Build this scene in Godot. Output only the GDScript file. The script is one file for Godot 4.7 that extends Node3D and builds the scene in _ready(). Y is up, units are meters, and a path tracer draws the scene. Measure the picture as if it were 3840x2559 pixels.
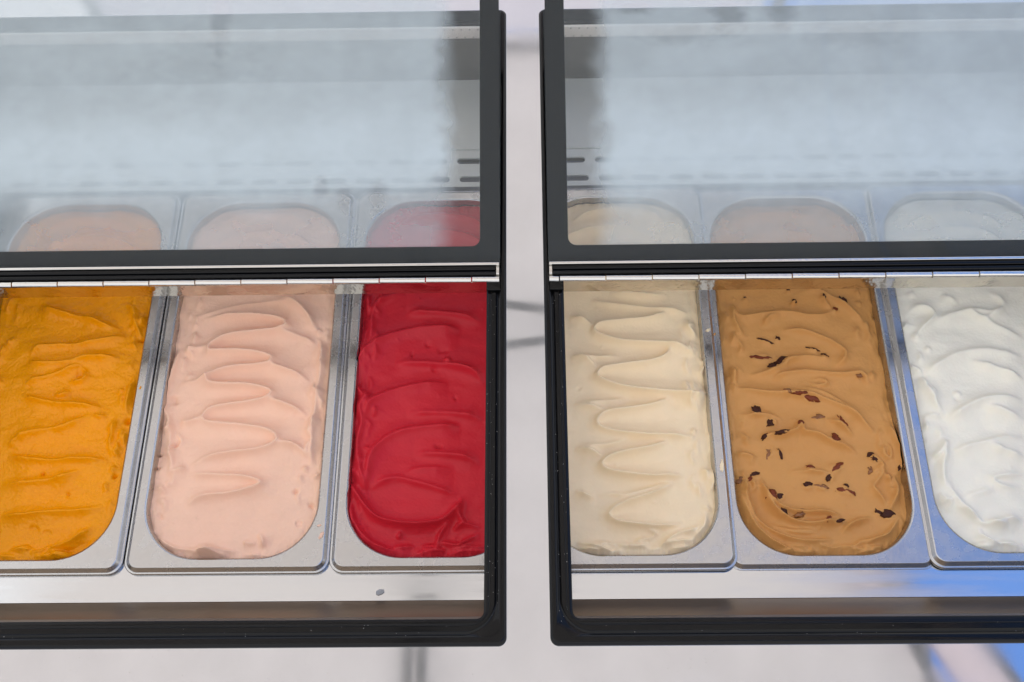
extends Node3D
# A steel scooping cabinet seen from above: two black-framed openings with folding glass lids over six steel pans of ice cream.
# Units are metres; y = 0 is the steel worktop, z grows towards the viewer.

const PAN_FRONT := 0.196      # z of the front lip of the pans
const PAN_LEN := 0.360
const PAN_Y := -0.080
var M := {}
var names := {}
var rng := RandomNumberGenerator.new()


func numbered(called: String) -> String:
	var k: int = names.get(called, 0)
	names[called] = k + 1
	return called if k == 0 else "%s_%03d" % [called, k]


func thing(called: String, label: String, category: String, at := Vector3.ZERO, group := "") -> Node3D:
	var o := Node3D.new()
	o.name = numbered(called)
	add_child(o)
	o.position = at
	tag(o, label, category, group)
	return o


func tag(o: Node, label: String, category: String, group := "") -> void:
	o.set_meta("label", label)
	o.set_meta("category", category)
	if group:
		o.set_meta("group", group)


func part(called: String, mesh: Mesh, mat: Material, parent: Node, at := Vector3.ZERO) -> MeshInstance3D:
	var o := MeshInstance3D.new()
	o.name = called if parent != self else numbered(called)
	o.mesh = mesh
	o.material_override = mat
	parent.add_child(o, true)
	o.position = at
	return o


func begin() -> SurfaceTool:
	var st := SurfaceTool.new()
	st.begin(Mesh.PRIMITIVE_TRIANGLES)
	return st


func finish(st: SurfaceTool) -> ArrayMesh:
	st.generate_normals()
	return st.commit()


func tri(st: SurfaceTool, a: Vector3, b: Vector3, c: Vector3) -> void:
	st.add_vertex(a)
	st.add_vertex(b)
	st.add_vertex(c)


# a, b, c, d run clockwise when one looks at the front face
func quad(st: SurfaceTool, a: Vector3, b: Vector3, c: Vector3, d: Vector3, group := -1) -> void:
	st.set_smooth_group(group)
	tri(st, a, b, c)
	tri(st, a, c, d)


func box(st: SurfaceTool, lo: Vector3, hi: Vector3) -> void:
	var p := func(i: int) -> Vector3: return Vector3(hi.x if i & 1 else lo.x, hi.y if i & 2 else lo.y, hi.z if i & 4 else lo.z)
	for f in [[0, 2, 3, 1], [5, 7, 6, 4], [4, 6, 2, 0], [1, 3, 7, 5], [2, 6, 7, 3], [4, 0, 1, 5]]:
		quad(st, p.call(f[0]), p.call(f[1]), p.call(f[2]), p.call(f[3]))


func box_mesh(lo: Vector3, hi: Vector3) -> ArrayMesh:
	var st := begin()
	box(st, lo, hi)
	return finish(st)


# a box whose edges along x are chamfered by c
func bar_mesh(x0: float, x1: float, lo: Vector2, hi: Vector2, c: float, steps := 4) -> ArrayMesh:
	var prof := PackedVector2Array()
	for corner in [[hi.x - c, hi.y - c, 0.0], [hi.x - c, lo.y + c, 270.0], [lo.x + c, lo.y + c, 180.0], [lo.x + c, hi.y - c, 90.0]]:
		for k in steps + 1:
			var a := deg_to_rad(corner[2] + 90.0 - 90.0 * k / steps)
			prof.append(Vector2(corner[0] + c * cos(a), corner[1] + c * sin(a)))
	return extrude_x(prof, x0, x1)


# extrudes a closed profile of (z, y) along x
func extrude_x(prof: PackedVector2Array, x0: float, x1: float, smooth := true) -> ArrayMesh:
	var st := begin()
	var n := prof.size()
	for i in n:
		var a := prof[i]
		var b := prof[(i + 1) % n]
		quad(st, Vector3(x0, a.y, a.x), Vector3(x1, a.y, a.x), Vector3(x1, b.y, b.x), Vector3(x0, b.y, b.x), 1 if smooth else -1)
	for i in range(1, n - 1):
		st.set_smooth_group(-1)
		tri(st, Vector3(x0, prof[0].y, prof[0].x), Vector3(x0, prof[i].y, prof[i].x), Vector3(x0, prof[i + 1].y, prof[i + 1].x))
		tri(st, Vector3(x1, prof[0].y, prof[0].x), Vector3(x1, prof[i + 1].y, prof[i + 1].x), Vector3(x1, prof[i].y, prof[i].x))
	return finish(st)


# a rounded rectangle at height y, counted round from the right rear corner
func loop(x0: float, x1: float, z0: float, z1: float, r: float, y: float, n := 10) -> PackedVector3Array:
	var out := PackedVector3Array()
	var cs := [[x1 - r, z0 + r, -90.0], [x1 - r, z1 - r, 0.0], [x0 + r, z1 - r, 90.0], [x0 + r, z0 + r, 180.0]]
	for c in cs:
		for k in n + 1:
			var a := deg_to_rad(c[2] + 90.0 * k / n)
			out.append(Vector3(c[0] + r * cos(a), y, c[1] + r * sin(a)))
	return out


# joins two loops of equal length; the front face is on the outside when the loops run from the outer one down or inwards
func bridge(st: SurfaceTool, a: PackedVector3Array, b: PackedVector3Array, group: int) -> void:
	var n := a.size()
	for i in n:
		var j := (i + 1) % n
		quad(st, a[i], a[j], b[j], b[i], group)


func tube(st: SurfaceTool, a: Vector3, b: Vector3, r: float, sides := 14) -> void:
	var d := (b - a).normalized()
	var u := d.cross(Vector3.UP if absf(d.y) < 0.9 else Vector3.RIGHT).normalized()
	var v := d.cross(u)
	for i in sides:
		var p := u * cos(TAU * i / sides) * r + v * sin(TAU * i / sides) * r
		var q := u * cos(TAU * (i + 1) / sides) * r + v * sin(TAU * (i + 1) / sides) * r
		quad(st, a + p, b + p, b + q, a + q, 1)
		st.set_smooth_group(-1)
		tri(st, a, a + p, a + q)
		tri(st, b, b + q, b + p)


# ---------------------------------------------------------------- materials

func noise_tex(freq: float, lo: float, hi: float, sd: int, size := 512, normal := false, bump := 2.0, stretch := Vector2.ONE) -> NoiseTexture2D:
	var n := FastNoiseLite.new()
	n.seed = sd
	n.noise_type = FastNoiseLite.TYPE_SIMPLEX_SMOOTH
	n.frequency = freq
	n.fractal_octaves = 5
	var t := NoiseTexture2D.new()
	t.width = int(size * stretch.x)
	t.height = int(size * stretch.y)
	t.seamless = true
	t.noise = n
	t.as_normal_map = normal
	t.bump_strength = bump
	if not normal:
		var g := Gradient.new()
		g.set_color(0, Color(lo, lo, lo))
		g.set_color(1, Color(hi, hi, hi))
		t.color_ramp = g
	return t


func mat(color: Color, rough: float, metal := 0.0, spec := 0.5) -> StandardMaterial3D:
	var m := StandardMaterial3D.new()
	m.albedo_color = color
	m.roughness = rough
	m.metallic = metal
	m.metallic_specular = spec
	return m


func tri_map(m: StandardMaterial3D, per_metre: Vector3) -> void:
	m.uv1_triplanar = true
	m.uv1_world_triplanar = true
	m.uv1_scale = per_metre


func cream(color: Color, rough: float, grain: float) -> StandardMaterial3D:
	var m := mat(color, rough, 0.0, 0.34)
	tri_map(m, Vector3(9, 9, 9))
	m.heightmap_enabled = true
	m.heightmap_texture = M.grain
	m.heightmap_scale = grain
	m.subsurf_scatter_enabled = true
	m.subsurf_scatter_strength = 0.06
	m.albedo_texture = M.mottle
	return m


func glass() -> StandardMaterial3D:
	var m := mat(Color(0.97, 1.0, 0.99, 0.04), 0.02, 0.0, 0.2)
	m.transparency = BaseMaterial3D.TRANSPARENCY_ALPHA
	return m


func make_materials() -> void:
	M.grain = noise_tex(0.06, 0.0, 1.0, 11)
	M.mottle = noise_tex(0.012, 0.98, 1.0, 12)
	var smudge := noise_tex(0.008, 0.03, 0.09, 13)
	var wave := noise_tex(0.004, 0.0, 1.0, 14)
	var m := mat(Color(0.80, 0.805, 0.82), 1.0, 1.0)         # polished worktop
	m.roughness_texture = smudge
	m.albedo_texture = noise_tex(0.012, 0.965, 1.0, 22)
	m.heightmap_enabled = true
	m.heightmap_texture = wave
	m.heightmap_scale = 0.0006
	tri_map(m, Vector3(3, 3, 3))
	M.top = m
	m = mat(Color(0.73, 0.725, 0.72), 1.0, 1.0)              # brushed pans
	m.roughness_texture = noise_tex(0.02, 0.18, 0.34, 15)
	m.heightmap_enabled = true
	m.heightmap_texture = M.grain
	m.heightmap_scale = 0.003
	tri_map(m, Vector3(5, 5, 5))
	M.pan = m
	m = mat(Color(0.80, 0.805, 0.81), 1.0, 1.0)              # ledge, slightly wavy sheet
	m.roughness_texture = noise_tex(0.015, 0.06, 0.24, 16)
	m.heightmap_enabled = true
	m.heightmap_texture = wave
	m.heightmap_scale = 0.006
	tri_map(m, Vector3(0.9, 4, 11))
	M.ledge = m
	m = mat(Color(0.52, 0.50, 0.47), 0.34, 1.0)             # dull sheet of the inner walls
	M.wall = m
	M.front = mat(Color(0.60, 0.53, 0.46), 0.30, 1.0)
	M.shelf = mat(Color(0.82, 0.84, 0.83), 0.45)
	M.chrome = mat(Color(0.80, 0.79, 0.77), 1.0, 1.0)
	M.chrome.roughness_texture = noise_tex(0.03, 0.06, 0.3, 21)
	M.chrome.heightmap_enabled = true
	M.chrome.heightmap_texture = M.grain
	M.chrome.heightmap_scale = 0.01
	tri_map(M.chrome, Vector3(8, 8, 8))
	M.leaf = mat(Color(0.78, 0.76, 0.72), 0.10, 1.0)
	M.leaf.heightmap_enabled = true
	M.leaf.heightmap_texture = wave
	M.leaf.heightmap_scale = 0.06
	tri_map(M.leaf, Vector3(9, 9, 9))
	M.black = mat(Color(0.035, 0.036, 0.04), 0.16, 0.0, 0.33)
	M.black.roughness_texture = noise_tex(0.01, 0.4, 0.9, 17)
	M.black.roughness = 0.17
	tri_map(M.black, Vector3(6, 6, 6))
	M.frit = mat(Color(0.035, 0.04, 0.045), 0.6, 0.0, 0.0)
	M.tray = mat(Color(0.58, 0.58, 0.62), 0.5)
	M.void = mat(Color(0.03, 0.03, 0.035), 0.9, 0.0, 0.2)
	M.glass = glass()
	M.strip = mat(Color(0.88, 0.87, 0.84), 0.5)
	M.nut = mat(Color(0.46, 0.21, 0.10), 0.42, 0.0, 0.35)
	M.nut_dark = mat(Color(0.26, 0.135, 0.08), 0.45, 0.0, 0.3)
	M.nut_pale = mat(Color(0.55, 0.35, 0.18), 0.35, 0.0, 0.5)
	M.pole = mat(Color(0.62, 0.63, 0.64), 0.5, 0.3)
	M.fabric = mat(Color(0.93, 0.92, 0.92), 0.9)
	M.fabric.backlight_enabled = true
	M.fabric.backlight = Color(0.50, 0.495, 0.49)
	M.fabric_grey = mat(Color(0.84, 0.82, 0.86), 0.9)
	M.fabric_grey.backlight_enabled = true
	M.fabric_grey.backlight = Color(0.9, 0.9, 0.92)
	M.fabric_pink = mat(Color(0.78, 0.66, 0.69), 0.9)
	M.fabric_pink.backlight_enabled = true
	M.fabric_pink.backlight = Color(0.7, 0.7, 0.7)


# ---------------------------------------------------------------- ice cream

func smooth_line(p: Array, step: float) -> PackedVector2Array:
	var c := PackedVector2Array()
	for i in range(0, p.size(), 2):
		c.append(Vector2(p[i], p[i + 1]) * 0.1)
	var out := PackedVector2Array()
	for i in c.size() - 1:
		var a := c[maxi(i - 1, 0)]
		var b := c[i]
		var d := c[i + 1]
		var e := c[mini(i + 2, c.size() - 1)]
		var n := maxi(1, int(ceil(b.distance_to(d) / step)))
		for k in n:
			out.append(b.cubic_interpolate(d, a, e, float(k) / n))
	out.append(c[c.size() - 1])
	return out


# The surface of one pan's ice cream, in millimetres from the middle of the pan's front lip: x across, d towards the rear.
# Each stroke of the spatula is [height, fall-off left, fall-off right, points in tenths of a millimetre].
func cream_surface(strokes: Array, sd: int, opt := {}) -> Dictionary:
	var nx := 150
	var nz := 400
	var hw := 69.0
	var d0 := 11.8
	var d1 := 348.0
	var r := 45.0
	var n1 := FastNoiseLite.new()
	n1.seed = sd
	n1.frequency = 0.02
	n1.fractal_octaves = 3
	var n2 := FastNoiseLite.new()
	n2.seed = sd + 50
	n2.frequency = 0.09
	n2.fractal_octaves = 3
	var rough: float = opt.get("rough", 0.35)
	var lie: float = opt.get("wave", 1.2)
	var amp: float = opt.get("amp", 1.0)
	var edge: float = opt.get("edge", 1.0)
	var half := PackedFloat32Array()
	var deep := PackedFloat32Array()
	var count := (nx + 1) * (nz + 1)
	var h := PackedFloat32Array()
	h.resize(count)
	for i in nz + 1:
		var t := 2.0 * i / nz - 1.0
		var d := (d0 + d1) / 2.0 + (d1 - d0) / 2.0 * signf(t) * (1.0 - pow(1.0 - absf(t), 1.15))
		var over := maxf(d0 + r - d, d - (d1 - r))
		half.append(hw if over <= 0.0 else hw - r + sqrt(maxf(r * r - over * over, 0.0)))
		deep.append(d)
	for i in nz + 1:
		var d := deep[i]
		var w := half[i]
		for j in nx + 1:
			var x := (2.0 * j / nx - 1.0) * w
			var e := minf(w - absf(x), minf(d - d0, d1 - d))
			var v := n1.get_noise_2d(x * 0.6, d * 1.2) * lie + n2.get_noise_2d(x * 0.7, d) * rough
			if e < 12.0:   # the band along the steel wall: scraped, a little torn
				var s := 1.0 - e / 12.0
				v += s * edge * (1.6 * n2.get_noise_2d(x * 1.3 + 300.0, d * 0.35) + 0.5) - 0.9 * pow(s, 6.0) * (0.6 + n2.get_noise_2d(x, d * 0.8 + 900.0))
			h[i * (nx + 1) + j] = v
	var best := PackedFloat32Array()
	best.resize(count)
	best.fill(1e9)
	var side := PackedFloat32Array()
	side.resize(count)
	var along := PackedFloat32Array()
	along.resize(count)
	var relief := PackedFloat32Array()
	relief.resize(count)
	for s in strokes:
		var p := smooth_line(s[3], 5.0)
		var reach: float = 2.6 * maxf(s[1], s[2]) * (1.25 if s[0] > 0.0 else 1.0)
		var touched := PackedInt32Array()
		var n := p.size() - 1
		var fade := clampf(4.0 / n, 0.05, 0.42)
		for k in n:
			var a := p[k]
			var ab := p[k + 1] - a
			var inv := 1.0 / maxf(ab.length_squared(), 1e-6)
			var lo := a.min(p[k + 1]) - Vector2(reach, reach)
			var hi := a.max(p[k + 1]) + Vector2(reach, reach)
			var i0 := maxi(0, deep.bsearch(lo.y))
			var i1 := mini(nz, deep.bsearch(hi.y))
			for i in range(i0, i1 + 1):
				var w := maxf(half[i], 1.0)
				var j0 := maxi(0, int(ceil((lo.x / w + 1.0) * 0.5 * nx)))
				var j1 := mini(nx, int(floor((hi.x / w + 1.0) * 0.5 * nx)))
				var y := deep[i] - a.y
				for j in range(j0, j1 + 1):
					var x := (2.0 * j / nx - 1.0) * w - a.x
					var t := clampf((x * ab.x + y * ab.y) * inv, 0.0, 1.0)
					var ex := x - ab.x * t
					var ey := y - ab.y * t
					var dd := ex * ex + ey * ey
					var at := i * (nx + 1) + j
					if dd < best[at]:
						if best[at] > 1e8:
							touched.append(at)
						best[at] = dd
						side[at] = ab.x * y - ab.y * x
						along[at] = (k + t) / n
		for at in touched:
			var w: float = (s[1] if side[at] > 0.0 else s[2]) * (1.25 if s[0] > 0.0 else 1.0)
			var q := (sqrt(best[at] + 0.2) - 0.45) / w
			var f := (0.62 * exp(-2.0 * q) + 0.38) * pow(maxf(0.0, 1.0 - q / 2.6), 1.4)
			var t := along[at]
			relief[at] += (2.1 if s[0] > 0.0 else 1.3) * amp * s[0] * f * smoothstep(0.0, fade, t) * smoothstep(0.0, fade, 1.0 - t) * (0.85 + 0.3 * n1.get_noise_1d(t * 90.0 + s[3][0]))
			best[at] = 1e9
	for pass_ in int(opt.get("soft", 1)):
		var was := relief.duplicate()
		for i in range(1, nz):
			for j in range(1, nx):
				var at := i * (nx + 1) + j
				relief[at] = 0.4 * was[at] + 0.15 * (was[at - 1] + was[at + 1] + was[at - nx - 1] + was[at + nx + 1])
	for at in count:
		h[at] += relief[at]
		if deep[at / (nx + 1)] < 45.0:
			h[at] = maxf(h[at], -0.9)
	return {"h": h, "half": half, "deep": deep, "nx": nx, "nz": nz}


func cream_height(g: Dictionary, x: float, d: float) -> float:
	var i := clampi(g.deep.bsearch(d), 0, g.nz)
	var j := clampi(roundi((x / maxf(g.half[i], 1.0) + 1.0) * 0.5 * g.nx), 0, g.nx)
	return g.h[i * (g.nx + 1) + j]


func cream_mesh(g: Dictionary) -> ArrayMesh:
	var nx: int = g.nx
	var nz: int = g.nz
	var v := PackedVector3Array()
	var normal := PackedVector3Array()
	var index := PackedInt32Array()
	v.resize((nx + 1) * (nz + 1))
	normal.resize(v.size())
	for i in nz + 1:
		for j in nx + 1:
			var at := i * (nx + 1) + j
			v[at] = Vector3((2.0 * j / nx - 1.0) * g.half[i], g.h[at], -g.deep[i]) * 0.001
	for i in nz + 1:
		for j in nx + 1:
			var at := i * (nx + 1) + j
			var du := v[at + (1 if j < nx else 0)] - v[at - (1 if j > 0 else 0)]
			var dv := v[at + (nx + 1 if i < nz else 0)] - v[at - (nx + 1 if i > 0 else 0)]
			normal[at] = du.cross(dv).normalized()
			if normal[at].y < 0.0:
				normal[at] = -normal[at]
			if i < nz and j < nx:
				index.append_array([at, at + nx + 1, at + 1, at + 1, at + nx + 1, at + nx + 2])
	var arrays := []
	arrays.resize(Mesh.ARRAY_MAX)
	arrays[Mesh.ARRAY_VERTEX] = v
	arrays[Mesh.ARRAY_NORMAL] = normal
	arrays[Mesh.ARRAY_INDEX] = index
	var mesh := ArrayMesh.new()
	mesh.add_surface_from_arrays(Mesh.PRIMITIVE_TRIANGLES, arrays)
	return mesh


func ice_cream(called: String, label: String, at: Vector3, strokes: Array, m: Material, sd: int, opt := {}) -> Dictionary:
	var g := cream_surface(strokes + rear_strokes(sd) + torn_strokes(sd), sd, opt)
	var o := part(called, cream_mesh(g), m, self, at)
	tag(o, label, "ice cream", "ice creams in the six steel pans")
	g.node = o
	return g


# the rear third of a pan, under the misted glass, was spread the same way
func rear_strokes(sd: int) -> Array:
	var out := []
	var k := RandomNumberGenerator.new()
	k.seed = sd
	var d := 2680.0
	while d < 3420.0:
		var x := k.randf_range(-80, 80)
		out.append([k.randf_range(1.6, 2.6), 3.0, 6.0, [-480 + x, d - 60, -250 + x, d + 40, 0 + x, d + 70, 250 + x, d + 30, 430 + x, d - 70]])
		d += k.randf_range(170, 240)
	return out


# small pits, crumbs and the torn creases along the steel walls
func torn_strokes(sd: int) -> Array:
	var out := []
	var k := RandomNumberGenerator.new()
	k.seed = sd * 7
	for i in 46:
		var x := k.randf_range(-600, 600)
		var d := k.randf_range(180, 2600)
		var a := k.randf() * PI
		var l := k.randf_range(4, 22)
		out.append([k.randf_range(0.4, 0.9) * (0.7 if i % 3 else -0.7), k.randf_range(0.6, 1.1), k.randf_range(0.6, 1.1), [x, d, x + l * cos(a), d + l * sin(a)]])
	for i in 34:
		var s := -1.0 if i % 2 else 1.0
		var x := s * k.randf_range(540, 670)
		var d := k.randf_range(420, 2500)
		var l := k.randf_range(60, 190)
		out.append([k.randf_range(0.5, 1.3), k.randf_range(1.2, 2.2), k.randf_range(1.5, 3.0), [x, d, x - s * k.randf_range(10, 45), d + l * 0.5, x + s * k.randf_range(-30, 30), d + l]])
	for i in 12:
		var x := k.randf_range(-380, 380)
		var d := k.randf_range(140, 230)
		out.append([k.randf_range(0.5, 1.2), 1.4, 2.4, [x - 90, d + k.randf_range(-20, 30), x, d, x + 100, d + k.randf_range(-20, 30)]])
	return out


func lump_mesh(sd: int) -> ArrayMesh:
	var n := FastNoiseLite.new()
	n.seed = sd
	n.frequency = 1.5
	var st := begin()
	st.set_smooth_group(1)
	var rows := 9
	var cols := 12
	var pt := func(i: int, j: int) -> Vector3:
		var a := PI * i / rows
		var b := TAU * (j % cols) / cols
		var p := Vector3(cos(a), sin(a) * sin(b), sin(a) * cos(b))
		return p * Vector3(0.5, 0.5, 0.5) * (1.0 + 0.9 * n.get_noise_3dv(p * 1.5))
	for i in rows:
		for j in cols:
			quad(st, pt.call(i, j), pt.call(i, j + 1), pt.call(i + 1, j + 1), pt.call(i + 1, j), 1)
	return finish(st)


# ---------------------------------------------------------------- pans

func pan_mesh(w: float) -> ArrayMesh:
	var hx := w / 2.0 - 0.0125
	var z0 := -PAN_LEN + 0.0105
	var z1 := -0.0115
	# outset from the inner opening, height, corner radius
	var rings := [[-0.006, -0.050, 0.041], [0.0, -0.0022, 0.046], [0.0006, -0.0007, 0.0462], [0.0018, 0.0, 0.047], [0.0076, 0.0, 0.0078], [0.0081, -0.0002, 0.0082], [0.0084, -0.0005, 0.0085],
		[0.0105, -0.0030, 0.0102], [0.0109, -0.0033, 0.0105], [0.0115, -0.0033, 0.0109], [0.0121, -0.0034, 0.0112], [0.0125, -0.0040, 0.0115], [0.0125, -0.0062, 0.0115], [0.006, -0.0064, 0.006], [0.003, -0.050, 0.044]]
	var st := begin()
	var prev := PackedVector3Array()
	var groups := [1, 2, 2, 3, 4, 4, 5, 6, 6, 7, 7, 7, 8, 9]
	for k in rings.size():
		var o: float = rings[k][0]
		var now := loop(-hx - o, hx + o, z0 - o, z1 + o, rings[k][2], rings[k][1], 14)
		if k:
			bridge(st, now, prev, groups[k - 1])
		prev = now
	return finish(st)


func pan(label: String, at: Vector3, w: float) -> void:
	var t := thing("steel_pan", label, "pan", at, "steel pans hung in the cabinet")
	part("pan_body", pan_mesh(w), M.pan, t)
	part("pan_floor", box_mesh(Vector3(-0.06, -0.052, -PAN_LEN + 0.03), Vector3(0.06, -0.05, -0.03)), M.pan, t)


# ---------------------------------------------------------------- cabinet

const FRAME_IN := 0.0150       # inner side edges of the two frames, left and right of the steel strip
const FRAME_OUT := 0.5330
const FRAME_FRONT := 0.2700
const FRAME_REAR := -0.3088


func frame_mesh(x0: float, x1: float) -> ArrayMesh:
	# inset, height, corner radius in millimetres, from the steel worktop over the rim to the inner drop
	var rings := [[0.0, -1.0, 6.0], [0.1, 1.2, 6.0], [0.7, 2.4, 5.8], [1.8, 3.0, 5.6], [4.6, 3.2, 5.0], [5.4, 2.8, 17.0], [6.2, 1.6, 21.0], [7.2, 1.1, 23.0], [8.0, 1.5, 22.5], [8.6, 2.2, 21.5], [11.6, 2.2, 15.0],
		[12.0, 1.7, 14.0], [12.6, 1.4, 13.0], [13.2, 1.7, 11.5], [15.4, 1.5, 7.0], [16.0, 0.9, 5.5], [16.1, -11.0, 5.0], [13.0, -11.2, 5.0]]
	var groups := [1, 1, 1, 2, 2, 2, 2, 3, 3, 4, 5, 5, 5, 6, 6, 7, 8]
	var st := begin()
	var prev := PackedVector3Array()
	for k in rings.size():
		var o: float = rings[k][0] * 0.001
		var now := loop(x0 + o, x1 - o, FRAME_REAR + o, FRAME_FRONT - o * 1.17, rings[k][2] * 0.001, rings[k][1] * 0.001, 16)
		if k:
			bridge(st, prev, now, groups[k - 1])
		prev = now
	return finish(st)


# the rear ledge: a plate with two rows of long holes
func slot_plate_mesh(x0: float, x1: float) -> ArrayMesh:
	var st := begin()
	var y := -0.0850
	for row in [[-0.1712, -0.1885, -0.1800], [-0.1885, -0.2135, -0.2010]]:
		var x := x0
		var shift := 0.0 if row[0] > -0.18 else -0.003
		while x < x1 - 0.001:
			var w := 0.033
			var rect := PackedVector3Array()
			var hole := PackedVector3Array()
			var cx := x + w / 2.0 + shift
			for c in 4:
				for k in 6:
					var a := deg_to_rad(-90.0 + 90.0 * c + 90.0 * k / 5.0)
					var sx := 1.0 if c < 2 else -1.0
					hole.append(Vector3(cx + sx * 0.0085 + 0.0034 * cos(a), y, row[2] + 0.0034 * sin(a)))
					var corner := Vector3(x + w if c < 2 else x, y, row[0] if c == 1 or c == 2 else row[1])
					rect.append(corner)
			bridge(st, rect, hole, -1)
			var low := PackedVector3Array()
			for p in hole:
				low.append(p + Vector3(0, -0.002, 0))
			bridge(st, hole, low, 1)
			x += w
	return finish(st)


func cabinet() -> void:
	var t := thing("ice_cream_cabinet", "polished steel serving cabinet with two black framed openings in its top", "cabinet")
	var ax := -FRAME_OUT + 0.003
	var bx := -FRAME_IN - 0.003
	var fz := FRAME_FRONT - 0.003
	var rz := FRAME_REAR + 0.003
	var th := 0.0012
	var st := begin()
	for r in [[-0.75, 0.75, fz, 0.47], [-0.75, 0.75, -0.62, rz], [-0.75, ax, rz, fz], [bx, -bx, rz, fz], [-ax, 0.75, rz, fz]]:
		quad(st, Vector3(r[0], 0, r[2]), Vector3(r[1], 0, r[2]), Vector3(r[1], 0, r[3]), Vector3(r[0], 0, r[3]), 1)
	part("worktop", finish(st), M.top, t)
	# the body below the worktop
	st = begin()
	for b in [[Vector3(-0.745, -0.88, 0.435), Vector3(0.745, -0.002, 0.465)], [Vector3(-0.745, -0.88, -0.615), Vector3(0.745, -0.002, -0.585)],
			[Vector3(-0.745, -0.88, -0.584), Vector3(-0.715, -0.002, 0.434)], [Vector3(0.715, -0.88, -0.584), Vector3(0.745, -0.002, 0.434)], [Vector3(-0.714, -0.31, -0.584), Vector3(0.714, -0.30, 0.434)]]:
		box(st, b[0], b[1])
	part("body", finish(st), M.wall, t)
	# the well: front ledge, sloping front sheet, rear shelf, rear wall, side walls
	part("front_ledge", box_mesh(Vector3(-0.70, -0.0890, 0.1870), Vector3(0.70, -0.0865, 0.2180)), M.ledge, t)
	st = begin()
	for k in 2:
		var o := 0.0015 * k
		var line := [Vector2(0.2181 + o, -0.0868), Vector2(0.2342 + o, -0.0712), Vector2(0.2560 + o, -0.0080)]
		for i in 2:
			quad(st, Vector3(-0.70, line[i + 1].y, line[i + 1].x), Vector3(0.70, line[i + 1].y, line[i + 1].x), Vector3(0.70, line[i].y, line[i].x), Vector3(-0.70, line[i].y, line[i].x))
	part("front_sheet", finish(st), M.front, t)
	var plate := part("slotted_plate", slot_plate_mesh(-0.693, 0.693), M.shelf, t)
	plate.set_meta("label", "steel plate with two rows of long slots")
	part("slot_tray", box_mesh(Vector3(-0.70, -0.106, -0.2135), Vector3(0.70, -0.104, -0.16)), M.tray, t)
	part("rear_shelf", box_mesh(Vector3(-0.70, -0.0900, -0.2985), Vector3(0.70, -0.0832, -0.2138)), M.shelf, t)
	part("rear_wall", box_mesh(Vector3(-0.70, -0.09, -0.3005), Vector3(0.70, -0.0215, -0.2987)), M.wall, t)
	part("light_strip", bar_mesh(-0.516, 0.516, Vector2(-0.2920, -0.0150), Vector2(-0.2897, -0.0006), 0.0006), M.strip, t)
	st = begin()
	var x := -0.51
	while x < 0.51:
		for y in [-0.0130, -0.0030]:
			box(st, Vector3(x + (0.003 if y < -0.01 else 0.0), y - 0.0005, -0.2898), Vector3(x + 0.0014 + (0.003 if y < -0.01 else 0.0), y + 0.0005, -0.2893))
		x += 0.0078
	var dots := part("rivets", finish(st), M.chrome, t)
	dots.set_meta("kind", "stuff")
	for s in [-1.0, 1.0]:
		part("side_wall", box_mesh(Vector3(minf(s * 0.517, s * 0.520), -0.09, -0.2986), Vector3(maxf(s * 0.517, s * 0.520), -0.012, 0.2175)), M.wall, t)
	for s in [-1.0, 1.0]:
		var fr := part("opening_frame", frame_mesh(-FRAME_OUT if s < 0 else FRAME_IN, -FRAME_IN if s < 0 else FRAME_OUT), M.black, t)
		fr.set_meta("label", "glossy black plastic frame of the %s opening" % ("left" if s < 0 else "right"))


# ---------------------------------------------------------------- lids

func mist_texture(sd: int, flip: bool) -> ImageTexture:
	var w := 640
	var hgt := 352
	var im := Image.create(w, hgt, false, Image.FORMAT_RGBA8)
	var a := FastNoiseLite.new()
	a.seed = sd
	a.frequency = 0.012
	a.fractal_octaves = 4
	var b := FastNoiseLite.new()
	b.seed = sd + 5
	b.frequency = 0.05
	b.fractal_octaves = 3
	var c := FastNoiseLite.new()      # the direction in which a cloth went over it
	c.seed = sd + 9
	c.frequency = 0.02
	c.domain_warp_enabled = true
	c.domain_warp_amplitude = 20.0
	var prints := []     # places wiped or breathed clear: centre, half axes, strength
	if flip:
		prints = [[80, 50, 30, 12, 0.35], [150, 30, 22, 18, 0.35], [190, 62, 24, 26, 0.35], [250, 50, 20, 40, 0.3], [130, 88, 50, 16, 0.25], [330, 90, 60, 20, 0.15]]
	else:
		prints = [[150, 292, 10, 18, 0.3], [177, 278, 9, 17, 0.25], [112, 290, 12, 24, 0.3], [60, 300, 46, 26, 0.25], [330, 120, 90, 30, 0.10], [300, 60, 14, 60, 0.25], [70, 30, 40, 10, 0.3]]
	for y in hgt:
		for x in w:
			var d := float(x)
			var fy := float(y)
			var n := a.get_noise_2d(x, y)
			var n2 := b.get_noise_2d(x * 0.7 + y * 0.2, y * 1.1)
			var v := smoothstep(22.0, 56.0, d + n * 12.0 + n2 * 1.5) * (0.66 + 0.07 * n + 0.02 * n2 + 0.05 * c.get_noise_2d(d, fy))
			v *= (0.9 + 0.1 * smoothstep(0.0, 120.0, fy)) * (1.0 + 0.34 * smoothstep(150.0, 235.0, fy) - 0.74 * smoothstep(250.0, 322.0, fy + n * 22.0))
			for p in prints:
				var q := Vector2((d - p[0]) / p[2], (fy - p[1]) / p[3]).length() + n2 * 0.3
				v *= 1.0 - p[4] * (1.0 - smoothstep(0.3, 1.25, q))
			im.set_pixel(x if flip else w - 1 - x, y, Color(0.715, 0.76, 0.77, clampf(v, 0.0, 0.92)))
	return ImageTexture.create_from_image(im)


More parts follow.
